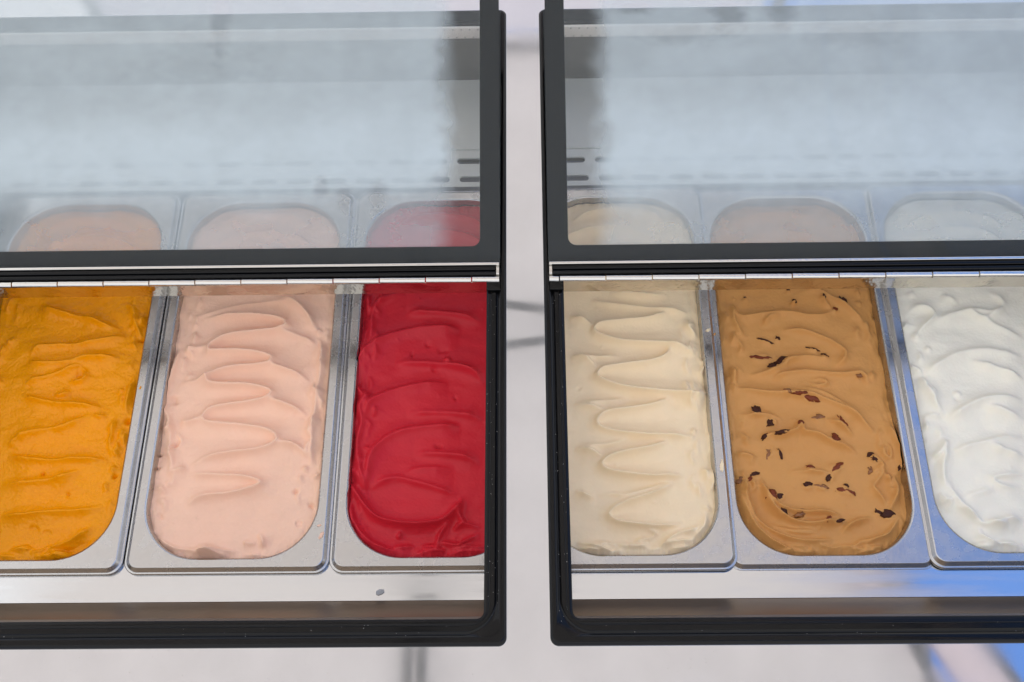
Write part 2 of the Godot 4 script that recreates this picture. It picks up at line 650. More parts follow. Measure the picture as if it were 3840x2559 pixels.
# a flat ring between an outer rectangle and a rounded inner one, y = 0, thickness t downwards
func border_mesh(x0: float, x1: float, z0: float, z1: float, ix0: float, ix1: float, iz0: float, iz1: float, r: float, t: float) -> ArrayMesh:
	var st := begin()
	var o := loop(x0, x1, z0, z1, 0.002, 0.0, 8)
	var i := loop(ix0, ix1, iz0, iz1, r, 0.0, 8)
	var ob := loop(x0, x1, z0, z1, 0.002, -t, 8)
	var ib := loop(ix0, ix1, iz0, iz1, r, -t, 8)
	bridge(st, o, i, 1)
	bridge(st, i, ib, 2)
	bridge(st, ib, ob, 3)
	bridge(st, ob, o, 4)
	return finish(st)


func sheet_mesh(x0: float, x1: float, z0: float, z1: float, y: float, uv := false) -> ArrayMesh:
	var st := begin()
	var p := [Vector3(x0, y, z0), Vector3(x1, y, z0), Vector3(x1, y, z1), Vector3(x0, y, z1)]
	var t := [Vector2(0, 0), Vector2(1, 0), Vector2(1, 1), Vector2(0, 1)]
	for k in [0, 1, 2, 0, 2, 3]:
		if uv:
			st.set_uv(t[k])
		st.add_vertex(p[k])
	return finish(st)


func lid(s: float, label: String) -> void:
	var near := 0.0200 if s < 0 else 0.0190     # the side next to the steel strip
	var x0 := -0.526 if s < 0 else near
	var x1 := -near if s < 0 else 0.526
	var t := thing("folding_glass_lid", label, "lid", Vector3(0, 0.0062, -0.0308), "folding glass lids")
	# rear pane lies closed on the frame
	var zr := -0.274
	var pane := part("rear_pane", sheet_mesh(x0, x1, zr, -0.001, -0.0012), M.glass, t)
	part("black_border", border_mesh(x0, x1, zr, -0.001, x0 + 0.0135, x1 - 0.0135, zr + 0.011, -0.012, 0.006, 0.0005), M.frit, pane, Vector3(0, -0.0018, 0))
	var mm := mat(Color.WHITE, 0.9, 0.0, 0.2)
	mm.albedo_texture = mist_texture(31 if s < 0 else 37, s > 0)
	mm.transparency = BaseMaterial3D.TRANSPARENCY_ALPHA
	# front flap, folded back and standing a little open over the rear pane
	var flap := part("front_flap", sheet_mesh(x0, x1, -0.278, 0.0, 0.0), M.glass, t, Vector3(0, 0.0012, -0.0006))
	flap.rotation.x = deg_to_rad(15.0)
	part("black_border", border_mesh(x0, x1, -0.278, 0.0, x0 + 0.0163, x1 - 0.0163, -0.262, -0.0152, 0.007, 0.0008), M.frit, flap, Vector3(0, -0.0006, 0))
	part("condensation", sheet_mesh(x0 + 0.0164, x1 - 0.0164, -0.2618, -0.0154, 0.0, true), mm, flap, Vector3(0, -0.0016, 0))
	part("edge_trim", bar_mesh(x0, x1, Vector2(-0.0012, -0.0016), Vector2(0.0014, 0.0016), 0.0005), M.black, flap, Vector3(0, 0.0002, 0.0008))
	# hinge channel, rubber bar, knuckles and the polished leaf that hangs from them
	var hx0 := x0 + (0.0 if s < 0 else 0.0006)
	var hx1 := x1 - (0.0008 if s < 0 else 0.0)
	var channel := part("hinge_channel", bar_mesh(hx0, hx1, Vector2(-0.0002, -0.004), Vector2(0.0022, 0.0062), 0.0006), M.chrome, t, Vector3(0, 0, 0.0008))
	var inner := hx1 if s < 0 else hx0
	part("channel_end", bar_mesh(minf(inner, inner + s * 0.0022), maxf(inner, inner + s * 0.0022), Vector2(0.003, -0.004), Vector2(0.0105, 0.0040), 0.0008), M.chrome, t)
	var bx0 := hx0 + (0.0 if s < 0 else 0.003)
	var bx1 := hx1 - (0.003 if s < 0 else 0.0)
	part("rubber_bar", bar_mesh(bx0, bx1, Vector2(0.0031, -0.003), Vector2(0.0066, 0.0046), 0.0012), M.black, t)
	part("rubber_bar", bar_mesh(bx0, bx1, Vector2(0.0067, -0.003), Vector2(0.0104, 0.0036), 0.0017), M.black, t)
	var x := inner
	var first := 0.0225 if s < 0 else 0.0085
	var k := 0
	while absf(x) < 0.525:
		var l := first if k == 0 else 0.0372
		var e := x + s * (l - 0.0010)
		var st := begin()
		tube(st, Vector3(minf(x, e), 0, 0), Vector3(maxf(x, e), 0, 0), 0.0027, 16)
		part("knuckle", finish(st), M.chrome, channel, Vector3(0, -0.0005, 0.0122))
		x += s * l
		k += 1
	var lx := 0.0312
	part("hinge_leaf", box_mesh(Vector3(-0.526 if s < 0 else lx, -0.0196, 0.0136), Vector3(-lx if s < 0 else 0.526, -0.0030, 0.0142)), M.leaf, t)
	part("end_block", bar_mesh(minf(s * 0.0200, s * 0.0310), maxf(s * 0.0200, s * 0.0310), Vector2(0.0060, -0.0036), Vector2(0.0222, -0.0012), 0.0006), M.black, t)


# ---------------------------------------------------------------- canopy over the stall, seen only as reflections

func canopy() -> void:
	var t := thing("gazebo_canopy", "white fabric gazebo roof on grey poles over the cabinet, mirrored in its steel top", "canopy", Vector3(0, 1.55, 0))
	var n := 24
	var st := begin()
	var right := func(z: float) -> float: return 0.955 + 0.5 * z if z > -0.3 else 0.805 - 0.1 * (-0.3 - z)
	for i in n:
		var z0 := -1.72 + 1.84 * i / n
		var z1 := -1.72 + 1.84 * (i + 1) / n
		var rise := func(z: float) -> float: return 0.05 * (1.0 - absf(z + 0.4) / 1.4)
		quad(st, Vector3(-1.2, rise.call(z0), z0), Vector3(right.call(z0) - 0.11, rise.call(z0), z0), Vector3(right.call(z1) - 0.11, rise.call(z1), z1), Vector3(-1.2, rise.call(z1), z1), 1)
	part("roof_cloth", finish(st), M.fabric, t)
	st = begin()
	for i in n:
		var z0 := -1.72 + 1.84 * i / n
		var z1 := -1.72 + 1.84 * (i + 1) / n
		quad(st, Vector3(right.call(z0) - 0.108, 0.0, z0), Vector3(right.call(z0), -0.02, z0), Vector3(right.call(z1), -0.02, z1), Vector3(right.call(z1) - 0.108, 0.0, z1), 1)
	part("side_valance", finish(st), M.fabric_pink, t)
	for b in [[Vector3(-0.259, -0.01, -1.0), Vector3(-0.258, -0.01, 0.12)], [Vector3(-0.227, -0.01, -1.0), Vector3(-0.227, -0.01, 0.12)], [Vector3(0.70, -0.01, -0.30), Vector3(0.85, -0.01, 0.12)],
			[Vector3(0.822, -0.03, -1.6), Vector3(0.815, -0.03, 0.12)], [Vector3(0.80, -0.03, -0.30), Vector3(1.02, -0.03, 0.12)],
			[Vector3(-1.15, -0.01, -0.99), Vector3(0.74, -0.01, -0.725)], [Vector3(-1.15, -0.01, -0.59), Vector3(0.74, -0.01, -0.822)], [Vector3(-1.15, -0.01, -1.655), Vector3(0.6, -0.01, -1.655)]]:
		st = begin()
		tube(st, b[0], b[1], 0.011, 10)
		part("roof_pole", finish(st), M.pole, t)
	st = begin()
	for i in 14:
		var x0 := -1.2 + 1.86 * i / 14
		for k in 6:
			var u0 := x0 + 1.86 / 14 * k / 6
			var u1 := x0 + 1.86 / 14 * (k + 1) / 6
			quad(st, Vector3(u0, 0.0, -1.722), Vector3(u1, 0.0, -1.722), Vector3(u1, -0.28 - 0.05 * sin(PI * (k + 1) / 6), -1.74), Vector3(u0, -0.28 - 0.05 * sin(PI * k / 6), -1.74), 1)
	part("rear_valance", finish(st), M.fabric_grey, t)
	for p in [Vector3(-1.15, 0, -1.66), Vector3(0.68, 0, -1.66), Vector3(-1.15, 0, 0.11), Vector3(1.12, 0, 0.11)]:
		st = begin()
		tube(st, p + Vector3(0, 0.0, 0), p + Vector3(0, -2.44, 0), 0.016, 10)
		part("corner_post", finish(st), M.pole, t)


# ---------------------------------------------------------------- scene

# a blue sky with drifting white cloud, whiter towards the horizon
func sky_texture() -> ImageTexture:
	var n := FastNoiseLite.new()
	n.seed = 53
	n.noise_type = FastNoiseLite.TYPE_SIMPLEX_SMOOTH
	n.frequency = 0.8
	n.fractal_octaves = 5
	var w := 640
	var hgt := 320
	var im := Image.create(w, hgt, false, Image.FORMAT_RGBF)
	for y in hgt:
		var up := PI * (0.5 - (y + 0.5) / hgt)
		for x in w:
			var a := TAU * (x + 0.5) / w
			var d := Vector3(sin(a) * cos(up), sin(up), -cos(a) * cos(up))
			var c := Color(0.42, 0.41, 0.40)
			if up > 0.0:
				var q := d / (d.y + 0.30)
				var cloud := smoothstep(-0.20, 0.10, n.get_noise_3d(q.x, 0.0, q.z))
				c = Color(0.12, 0.31, 0.82).lerp(Color(0.84, 0.86, 0.91), pow(1.0 - d.y, 1.15))
				c = c.lerp(Color(1.02, 1.0, 0.97), cloud * 0.92)
			im.set_pixel(x, y, c)
	return ImageTexture.create_from_image(im)


func _ready() -> void:
	rng.seed = 7
	var cam := Camera3D.new()
	cam.transform = Transform3D(Basis(Vector3(0.99983994, -0.01765094, 0.00292358), Vector3(0.01051244, 0.44735346, -0.89429546), Vector3(0.01447728, 0.89418305, 0.44746741)), Vector3(0.00143, 0.74981, 0.41008))
	cam.fov = 35.5007
	cam.near = 0.02
	cam.far = 200.0
	add_child(cam)
	cam.current = true

	var env := Environment.new()
	env.background_mode = Environment.BG_SKY
	var sky_mat := PanoramaSkyMaterial.new()
	sky_mat.panorama = sky_texture()
	var sky := Sky.new()
	sky.sky_material = sky_mat
	env.sky = sky
	env.tonemap_mode = Environment.TONE_MAPPER_LINEAR
	env.tonemap_exposure = 1.50
	env.sdfgi_enabled = true
	env.ssao_enabled = true
	env.ssil_enabled = true
	var we := WorldEnvironment.new()
	we.environment = env
	add_child(we)

	var sun := DirectionalLight3D.new()
	sun.light_color = Color(1.0, 0.96, 0.91)
	sun.light_energy = 1.6
	sun.light_angular_distance = 0.5
	sun.shadow_enabled = true
	add_child(sun)
	sun.look_at_from_position(Vector3(-0.40, 1.0, -0.30), Vector3.ZERO, Vector3.UP)

	make_materials()
	var st := begin()
	quad(st, Vector3(-60, -0.89, -60), Vector3(60, -0.89, -60), Vector3(60, -0.89, 60), Vector3(-60, -0.89, 60))
	var ground := part("ground", finish(st), mat(Color(0.62, 0.61, 0.59), 0.9), self)
	ground.set_meta("kind", "structure")
	canopy()
	cabinet()
	pans()
	lid(-1.0, "left folding glass lid, misted, its flap folded back over the orange and pink pans")
	lid(1.0, "right folding glass lid, misted, its flap folded back over the cream and brown pans")
	small_things()


func pans() -> void:
	var z := PAN_FRONT
	var w := 0.164
	pan("steel pan holding orange ice cream, at the left edge of the photo", Vector3(-0.4051, PAN_Y, z), w)
	pan("steel pan holding pale pink ice cream, between the orange and the red", Vector3(-0.2401, PAN_Y, z), w)
	pan("steel pan holding red ice cream, left of the steel strip", Vector3(-0.0761, PAN_Y, z), w)
	pan("steel pan holding smooth cream coloured ice cream, right of the steel strip", Vector3(0.0838, PAN_Y + 0.0015, z), w)
	pan("steel pan holding caramel brown ice cream with nuts, rim tucked under both neighbours", Vector3(0.2405, PAN_Y - 0.0030, z), 0.165)
	pan("steel pan holding white ice cream, at the right edge of the photo", Vector3(0.3981, PAN_Y + 0.0012, z), w)

	ice_cream("orange_ice_cream", "bright orange ice cream with a wet shine, at the left edge of the photo", Vector3(-0.4051, -0.0900, z), [
		[2.2,3,5, [-331, 2468, -193, 2397, -8, 2345, 157, 2304, 326, 2233, 470, 2203]],
		[1.6,4,5, [470, 2203, 566, 2260, 523, 2418, 429, 2459]],
		[1.8,4,5, [-330, 1939, -261, 2028, -93, 2051, 114, 2052, 316, 2088, 514, 2148]],
		[2.2,3,5, [-327, 1924, -230, 1870, -60, 1874, 109, 1891, 190, 1918, 378, 1922, 518, 1905]],
		[2.2,2.5,5, [-326, 1598, -252, 1551, -93, 1513, 98, 1484, 252, 1473, 424, 1450]],
		[1.6,3,5, [-331, 1622, -281, 1695, -152, 1734, 8, 1789, 152, 1843, 199, 1768]],
		[1.8,4,6, [-326, 1179, -105, 1235, 105, 1268, 244, 1329, 365, 1400]],
		[2.2,2.5,5, [-331, 1044, -223, 1000, -21, 975, 177, 970, 372, 977, 553, 975]],
		[1.4,3,5, [-335, 1079, -289, 1157, -167, 1209]],
		[1.8,4,6, [-337, 761, -145, 776, 15, 792, 189, 816, 338, 895]],
		[2.2,3,6, [-278, 486, -87, 492, 100, 520, 291, 529, 449, 537, 569, 586]],
		[-2.6,1.5,1.5, [-21, 402, 66, 369]],
		[-2.2,1.5,2, [92, 357, 174, 343]],
		[2.2,3,4, [141, 144, 267, 230, 397, 293, 518, 422]],
		[-2.5,4,4, [261, 174, 409, 229, 508, 292]],
		[1.4,2,2, [553, 2338, 598, 2220, 650, 2104]],
		[-2.0,3,3, [639, 2123, 653, 2084]],
		[1.6,2,3, [623, 1782, 638, 1689, 616, 1506, 619, 1379]],
		[-2.0,3,3, [631, 1361, 650, 1289]],
		[1.4,2,2, [600, 1397, 544, 1326, 531, 1010]],
		[1.6,2,2, [152, 1843, 213, 1786, 192, 1712, 42, 1695]],
		[1.2,2,2, [331, 1400, 405, 1363, 469, 1381]],
		[1.2,1.5,2, [-42, 1604, 14, 1576, 107, 1621]],
		[-1.8,2,2, [600, 838, 627, 820]],
		[-1.4,1.5,1.5, [-15, 860, 24, 868]],
		[-1.3,1.5,1.5, [229, 689, 255, 680]],
	], cream(Color(0.95, 0.60, 0.0), 0.30, 0.07), 101, {"rough": 0.8, "wave": 2.8, "amp": 2.6})
	ice_cream("pink_ice_cream", "pale pink ice cream spread in finger shaped ridges, between orange and red", Vector3(-0.2401, -0.0885, z), [
		[2.6,3,7, [159, 2526, 324, 2444, 457, 2325, 533, 2191, 559, 2124]],
		[1.2,4,5, [-584, 2302, -381, 2349, -212, 2396, -7, 2437, 166, 2458, 327, 2419, 458, 2309]],
		[3.0,5,5, [-503, 2282, -270, 2294, -27, 2299, 148, 2281, 274, 2233, 295, 2190, 212, 2157, 25, 2130, -212, 2098, -311, 2057, -372, 2001, -367, 1957, -264, 1952, -93, 1950, 80, 1929, 195, 1886, 183, 1840, 58, 1817, -143, 1791, -273, 1746, -342, 1688, -328, 1643, -208, 1629, -6, 1623, 148, 1594, 223, 1553, 182, 1508, 28, 1468, -170, 1443, -299, 1409, -349, 1343, -310, 1296, -183, 1277, -16, 1263, 186, 1226, 299, 1160, 288, 1099, 155, 1043, -86, 1011, -277, 969, -444, 877]],
		[2.2,4,5, [-439, 839, -194, 827, 1, 813, 133, 787, 214, 749, 142, 706, -46, 663, -268, 640, -409, 555]],
		[2.0,3,6, [195, 2153, 353, 2120, 477, 2077, 568, 2018]],
		[2.6,2.5,6, [157, 1844, 299, 1781, 439, 1729, 546, 1654]],
		[2.4,2.5,6, [157, 1512, 312, 1462, 450, 1410, 556, 1328]],
		[2.2,2.5,6, [264, 1094, 378, 1101, 479, 1074, 541, 1013, 589, 966]],
		[2.0,4,4, [-602, 1672, -450, 1674, -336, 1710, -273, 1746]],
		[1.6,4,4, [-630, 2004, -493, 2002, -375, 2020]],
		[1.8,4,4, [-561, 1313, -452, 1303, -341, 1346]],
		[1.6,4,4, [-603, 853, -508, 869, -414, 894]],
		[-2.0,4,5, [-646, 1566, -614, 1457]],
		[-1.6,4,4, [-583, 1119, -546, 1084]],
		[1.5,2.5,2.5, [-634, 2032, -665, 1825, -697, 1631, -706, 1458, -622, 1278, -601, 1067, -557, 929, -615, 827]],
		[1.6,2,3, [544, 2095, 610, 2018, 619, 1792, 602, 1480, 594, 1160, 605, 884]],
		[1.2,2,3, [-690, 677, -617, 726, -581, 642]],
		[-1.5,2.5,2.5, [-618, 511, -576, 445]],
		[-2.0,1.5,1.5, [464, 692, 514, 674]],
		[-2.5,1.5,1.5, [514, 403, 567, 419]],
		[1.4,2,3, [212, 341, 263, 276, 277, 197]],
		[1.0,2,2, [93, 278, 159, 245, 221, 253]],
		[1.4,2,3, [-605, 315, -433, 210, -179, 192, 103, 182]],
		[-1.8,2,2, [-694, 1034, -681, 999]],
		[-1.8,2,2, [-685, 913, -672, 879]],
		[-1.5,3,3, [612, 549, 649, 582]],
	], cream(Color(0.95, 0.775, 0.665), 0.55, 0.03), 102, {"rough": 0.25, "wave": 2.2, "amp": 2.3, "soft": 2})
	ice_cream("red_ice_cream", "deep red ice cream in smooth curved bands, left of the steel strip", Vector3(-0.0761, -0.0885, z), [
		[2.2,3,4, [-617, 2013, -597, 2185, -595, 2331, -553, 2429, -444, 2497, -306, 2555]],
		[2.6,7,4, [-314, 2328, -106, 2325, 67, 2313, 240, 2282, 387, 2216]],
		[2.6,4,9, [-720, 1622, -720, 1751, -693, 1863, -623, 1975, -508, 2059, -357, 2125, -170, 2165, 36, 2174, 191, 2160]],
		[2.6,7,4, [-395, 1837, -192, 1831, 11, 1818, 214, 1782, 333, 1721, 393, 1620]],
		[2.6,4,9, [-617, 1297, -599, 1404, -545, 1484, -383, 1568, -217, 1608, -84, 1634, 99, 1646]],
		[2.2,3,3, [-719, 1733, -704, 1622, -649, 1549, -627, 1512, -654, 1404, -634, 1297, -663, 1104, -635, 915, -586, 762, -562, 628]],
		[2.4,7,4, [-274, 1354, -76, 1363, 123, 1357, 288, 1332, 395, 1287]],
		[2.6,4,9, [-557, 678, -557, 880, -535, 999, -459, 1102, -348, 1171, -202, 1213, -6, 1234, 207, 1245]],
		[2.2,7,4, [-194, 996, 34, 987, 228, 966, 383, 908]],
		[1.8,4,8, [-267, 806, -172, 851, -27, 866, 166, 865]],
		[1.8,5,5, [-548, 669, -456, 744, -314, 784, -184, 750, -23, 706, 122, 658, 202, 646]],
		[3.4,2.5,3, [202, 646, 223, 572, 158, 482, 65, 410, -107, 382, -296, 396, -456, 443, -557, 537, -652, 670, -706, 763]],
		[2.2,3,4, [-697, 613, -644, 416, -542, 278, -412, 197, -223, 156]],
		[2.2,1.5,2, [219, 572, 205, 473, 262, 376]],
		[2.0,1.5,2, [146, 328, 238, 392, 380, 359]],
		[2.0,1.5,2, [24, 210, 85, 241, 210, 216, 380, 326]],
		[1.6,1.5,1.5, [-263, 348, -273, 300, -291, 268]],
		[-2.2,1.2,1.2, [-25, 1063, 24, 1054, 64, 1059]],
		[-1.4,2,2, [-131, 2017, -62, 2010]],
		[-1.4,3,3, [-26, 1949, 109, 1967]],
		[1.6,1.2,1.2, [35, 1864, 120, 1850]],
		[-1.2,2,2, [-72, 1781, -5, 1784]],
		[-1.5,2,2, [136, 1504, 169, 1513]],
		[-1.8,1.5,1.5, [-246, 1924, -221, 1914]],
		[-1.4,1.5,2, [-680, 1649, -655, 1658]],
		[2.0,2,3, [-656, 2540, -638, 2381, -651, 2302]],
		[-1.8,2,2, [178, 264, 240, 280]],
		[1.8,1.5,2, [41, 154, 32, 202, 52, 297, 143, 441]],
		[1.4,2,2, [-722, 881, -654, 830, -581, 678]],
	], cream(Color(0.77, 0.13, 0.185), 0.44, 0.018), 103, {"rough": 0.2, "edge": 1.4, "amp": 1.9, "soft": 2, "wave": 1.8})
	ice_cream("cream_ice_cream", "smooth cream coloured ice cream in zigzag waves, right of the steel strip", Vector3(0.0838, -0.0875, z), [
		[1.6,4,4, [-92, 2522, 114, 2488, 356, 2477, 427, 2510]],
		[1.6,2,4, [-260, 2453, -132, 2408, 74, 2370, 313, 2340, 483, 2322, 618, 2291]],
		[2.4,2.5,5, [608, 1934, 392, 1978, 189, 1990, -13, 2011, -180, 2060, -243, 2115, -201, 2179, -54, 2208, 186, 2235, 342, 2266, 435, 2313]],
		[2.4,2.5,5, [687, 1473, 557, 1496, 361, 1526, 131, 1546, -66, 1585, -197, 1641, -231, 1692, -176, 1751, -23, 1784, 213, 1811, 350, 1856, 402, 1925, 374, 1974]],
		[2.4,2.5,5, [561, 1125, 334, 1127, 140, 1134, -21, 1157, -198, 1202, -248, 1252, -218, 1313, -142, 1357, 23, 1377, 222, 1410, 340, 1459, 397, 1513]],
		[2.4,2.5,5, [471, 785, 247, 770, 57, 788, -134, 815, -218, 858, -207, 909, -135, 956, 3, 992, 199, 1028, 311, 1072, 337, 1117]],
		[2.0,2.5,4, [440, 374, 220, 352, 18, 370, -136, 403, -181, 457, -131, 517, -34, 565, 94, 605, 239, 653, 371, 727]],
		[2.4,3,6, [-455, 2266, -345, 2235, -236, 2166]],
		[2.6,2.5,6, [-457, 1879, -356, 1859, -274, 1807, -218, 1742]],
		[1.4,3,4, [-440, 1884, -205, 1868, 15, 1879]],
		[1.8,3,5, [-452, 1432, -305, 1407, -142, 1364]],
		[1.2,3,4, [-419, 1444, -171, 1454, 61, 1484]],
		[2.4,3,6, [-447, 1031, -303, 999, -205, 943]],
		[1.0,3,3, [-414, 1048, -155, 1063, 42, 1113]],
		[1.8,3,5, [-450, 666, -364, 626, -270, 592]],
		[1.0,2,2, [-269, 612, -126, 640, -63, 623, 113, 663, 371, 727]],
		[1.6,2,3, [608, 2262, 583, 2166, 629, 2098, 668, 2050]],
		[1.6,3,5, [373, 1959, 524, 1939, 653, 1862]],
		[1.6,2,3, [652, 1853, 713, 1787, 666, 1714, 691, 1622]],
		[1.6,4,6, [427, 1516, 589, 1478, 743, 1549]],
		[1.5,2,3, [721, 1193, 739, 1123, 739, 1037]],
		[1.5,2,3, [587, 851, 640, 808, 624, 716]],
		[1.4,2,3, [684, 867, 687, 716, 631, 617]],
		[2.0,3,5, [200, 161, 250, 219, 371, 292, 482, 318, 558, 389]],
		[1.4,2,3, [210, 201, 351, 223, 507, 238]],
		[1.8,3,4, [-446, 238, -316, 192, -163, 149]],
		[1.0,1.5,1.5, [-5, 226, 89, 249, 183, 264]],
		[0.8,1.5,1.5, [120, 249, 193, 296, 94, 337]],
		[1.4,3,4, [605, 486, 578, 357, 460, 230]],
		[-1.2,1.5,1.5, [-390, 1597, -373, 1582]],
	], cream(Color(0.96, 0.865, 0.715), 0.6, 0.02), 104, {"rough": 0.12, "wave": 2.0, "amp": 2.4, "soft": 2})
	# nuts: x, distance from the pan's front, length (tenths of a millimetre), turn in degrees, width
	var nuts := [-292, 2059, 99, -25, 14, -182, 2081, 35, -30, 25, 111, 1972, 80, -20, 14, 207, 1905, 48, -30, 19, -344, 1893, 135, -5, 35, -253, 1800, 95, 12, 41, -181, 1844, 95, 35, 54, -174, 1545, 48, -30, 22, -76, 1526, 88, -5, 22, 12, 1503, 119, -25, 41, -444, 1394, 76, -30, 57, -339, 1282, 64, 80, 48, 71, 1323, 80, 5, 32, 263, 1289, 95, -60, 32, -97, 1248, 35, 0, 29, -400, 1146, 57, 40, 22, -267, 1165, 95, 15, 22, -378, 1015, 95, 70, 29, -287, 997, 67, -75, 19, 189, 1131, 67, 60, 64, 462, 981, 57, 30, 29, 488, 938, 45, -40, 25, 449, 845, 54, 60, 32, -52, 875, 51, -15, 25, 156, 865, 111, 35, 35, 85, 781, 64, 70, 35, -94, 727, 64, 0, 35, 14, 706, 80, -15, 22, 177, 674, 80, -5, 29, 254, 659, 57, -40, 29, 222, 712, 32, -30, 16, -523, 820, 73, 15, 32, -642, 754, 70, 10, 41, -566, 761, 48, 60, 25, -412, 621, 73, 50, 57, -332, 630, 57, 50, 35, -333, 480, 54, -40, 41, -185, 468, 80, 25, 38, 22, 409, 38, 40, 22, 100, 404, 80, 10, 19, 526, 473, 105, 8, 51, 457, 487, 57, -35, 29, 462, 1694, 41, -20, 22, 354, 2361, 38, -10, 25, 265, 2471, 32, -70, 16, 0, 2431, 35, -50, 16, 435, 2449, 70, -35, 48, 674, 851, 41, 60, 16, -37, 2561, 22, 0, 16, -427, 2498, 16, 0, 16]
	var folds := []      # the ice cream wells up along both sides of each piece
	for i in range(0, nuts.size(), 5):
		var along: Vector2 = Vector2.from_angle(deg_to_rad(nuts[i + 3])) * nuts[i + 2] * 0.62
		var off: Vector2 = Vector2(-along.y, along.x).normalized() * nuts[i + 4] * 0.95
		for s in [-1.0, 1.0]:
			folds.append([0.75 if s < 0 else 0.4, 1.0, 1.6, [nuts[i] - along.x * 1.3, nuts[i + 1] - along.y * 1.3, nuts[i] + off.x * s, nuts[i + 1] + off.y * s, nuts[i] + along.x * 1.3, nuts[i + 1] + along.y * 1.3]])
	var g := ice_cream("nut_ice_cream", "caramel brown ice cream studded with dark nut pieces", Vector3(0.2405, -0.0945, z), [
		[1.8,3,5, [-571, 2353, -465, 2293, -307, 2314, -168, 2328, -31, 2315, 103, 2286, 241, 2294, 363, 2365]],
		[1.6,1.5,2, [270, 2511, 267, 2421, 338, 2371]],
		[1.6,3,4, [58, 2553, 239, 2537, 367, 2456, 460, 2380, 549, 2281, 606, 2179]],
		[1.8,2,3, [-296, 2184, -246, 2275, -136, 2305]],
		[2.0,2.5,4, [-153, 2153, 50, 2135, 212, 2072, 320, 1995, 380, 1914, 346, 1840, 258, 1785]],
		[1.4,2,3, [-226, 1813, -119, 1867, 21, 1903, 154, 1887, 268, 1863]],
		[1.4,2,3, [-489, 1713, -266, 1757, -103, 1858, 51, 1875]],
		[1.8,2,4, [-286, 1656, -239, 1701, -118, 1737, 36, 1757, 200, 1733, 333, 1721, 484, 1730, 530, 1678, 489, 1647]],
		[1.8,3,5, [-667, 1599, -520, 1576, -323, 1546, -190, 1545, 8, 1534, 166, 1474, 288, 1404, 376, 1332, 461, 1243, 559, 1136]],
		[1.2,2,3, [-50, 1607, 143, 1550, 323, 1422, 448, 1260]],
		[2.4,1.8,3, [-419, 1120, -382, 1163, -250, 1171, -132, 1204, -93, 1252, -69, 1186, 27, 1168, 163, 1091, 271, 1052, 375, 991]],
		[1.8,1.8,3, [128, 1317, 234, 1254, 307, 1191, 351, 1138]],
		[1.8,2,3, [441, 999, 527, 929, 539, 827, 474, 743, 442, 694, 492, 610, 527, 511]],
		[2.6,2,4, [-466, 685, -431, 568, -347, 472, -229, 403, -74, 394, 86, 413, 158, 424]],
		[2.0,2.5,4, [-605, 753, -609, 603, -569, 455, -485, 357, -338, 275, -156, 242, 64, 256]],
		[2.4,2,3, [-466, 802, -464, 702, -411, 601, -340, 535, -187, 492, 1, 483, 161, 449]],
		[2.2,2,4, [130, 284, 173, 364, 290, 415, 420, 450]],
		[2.0,2,3, [-666, 670, -627, 504, -550, 341, -408, 212, -260, 155]],
		[2.0,2,3, [620, 809, 636, 692, 558, 527, 506, 495]],
		[2.0,3,4, [635, 1312, 672, 1135, 698, 996, 684, 860, 614, 776]],
		[1.6,1.5,2, [580, 1119, 626, 1049, 618, 946, 573, 972, 586, 1101]],
		[1.4,1.5,2, [40, 1661, 126, 1679, 188, 1641, 118, 1615, 23, 1652]],
		[1.6,2,3, [-630, 1817, -597, 1724, -623, 1632]],
		[1.4,2,2, [-16, 2445, 14, 2405]],
		[1.4,2,3, [-624, 1360, -543, 1341, -345, 1348, -219, 1303]],
		[1.4,2,3, [-675, 992, -578, 991, -484, 965]],
		[1.4,2,3, [-273, 835, -80, 841, 78, 823, 168, 780]],
		[1.6,2,3, [210, 191, 263, 238, 374, 253, 509, 316]],
		[1.6,2,3, [328, 254, 472, 285, 626, 461]],
		[1.8,2.5,4, [-553, 2452, -555, 2255, -471, 2061]],
		[1.0,1.5,1.5, [-393, 340, -210, 306, -21, 321]],
		[1.0,1.5,1.5, [-451, 389, -269, 331, -50, 337]],
	] + folds, cream(Color(0.80, 0.575, 0.325), 0.5, 0.02), 105, {"rough": 0.3, "wave": 2.4, "edge": 1.6, "amp": 2.3, "soft": 2})
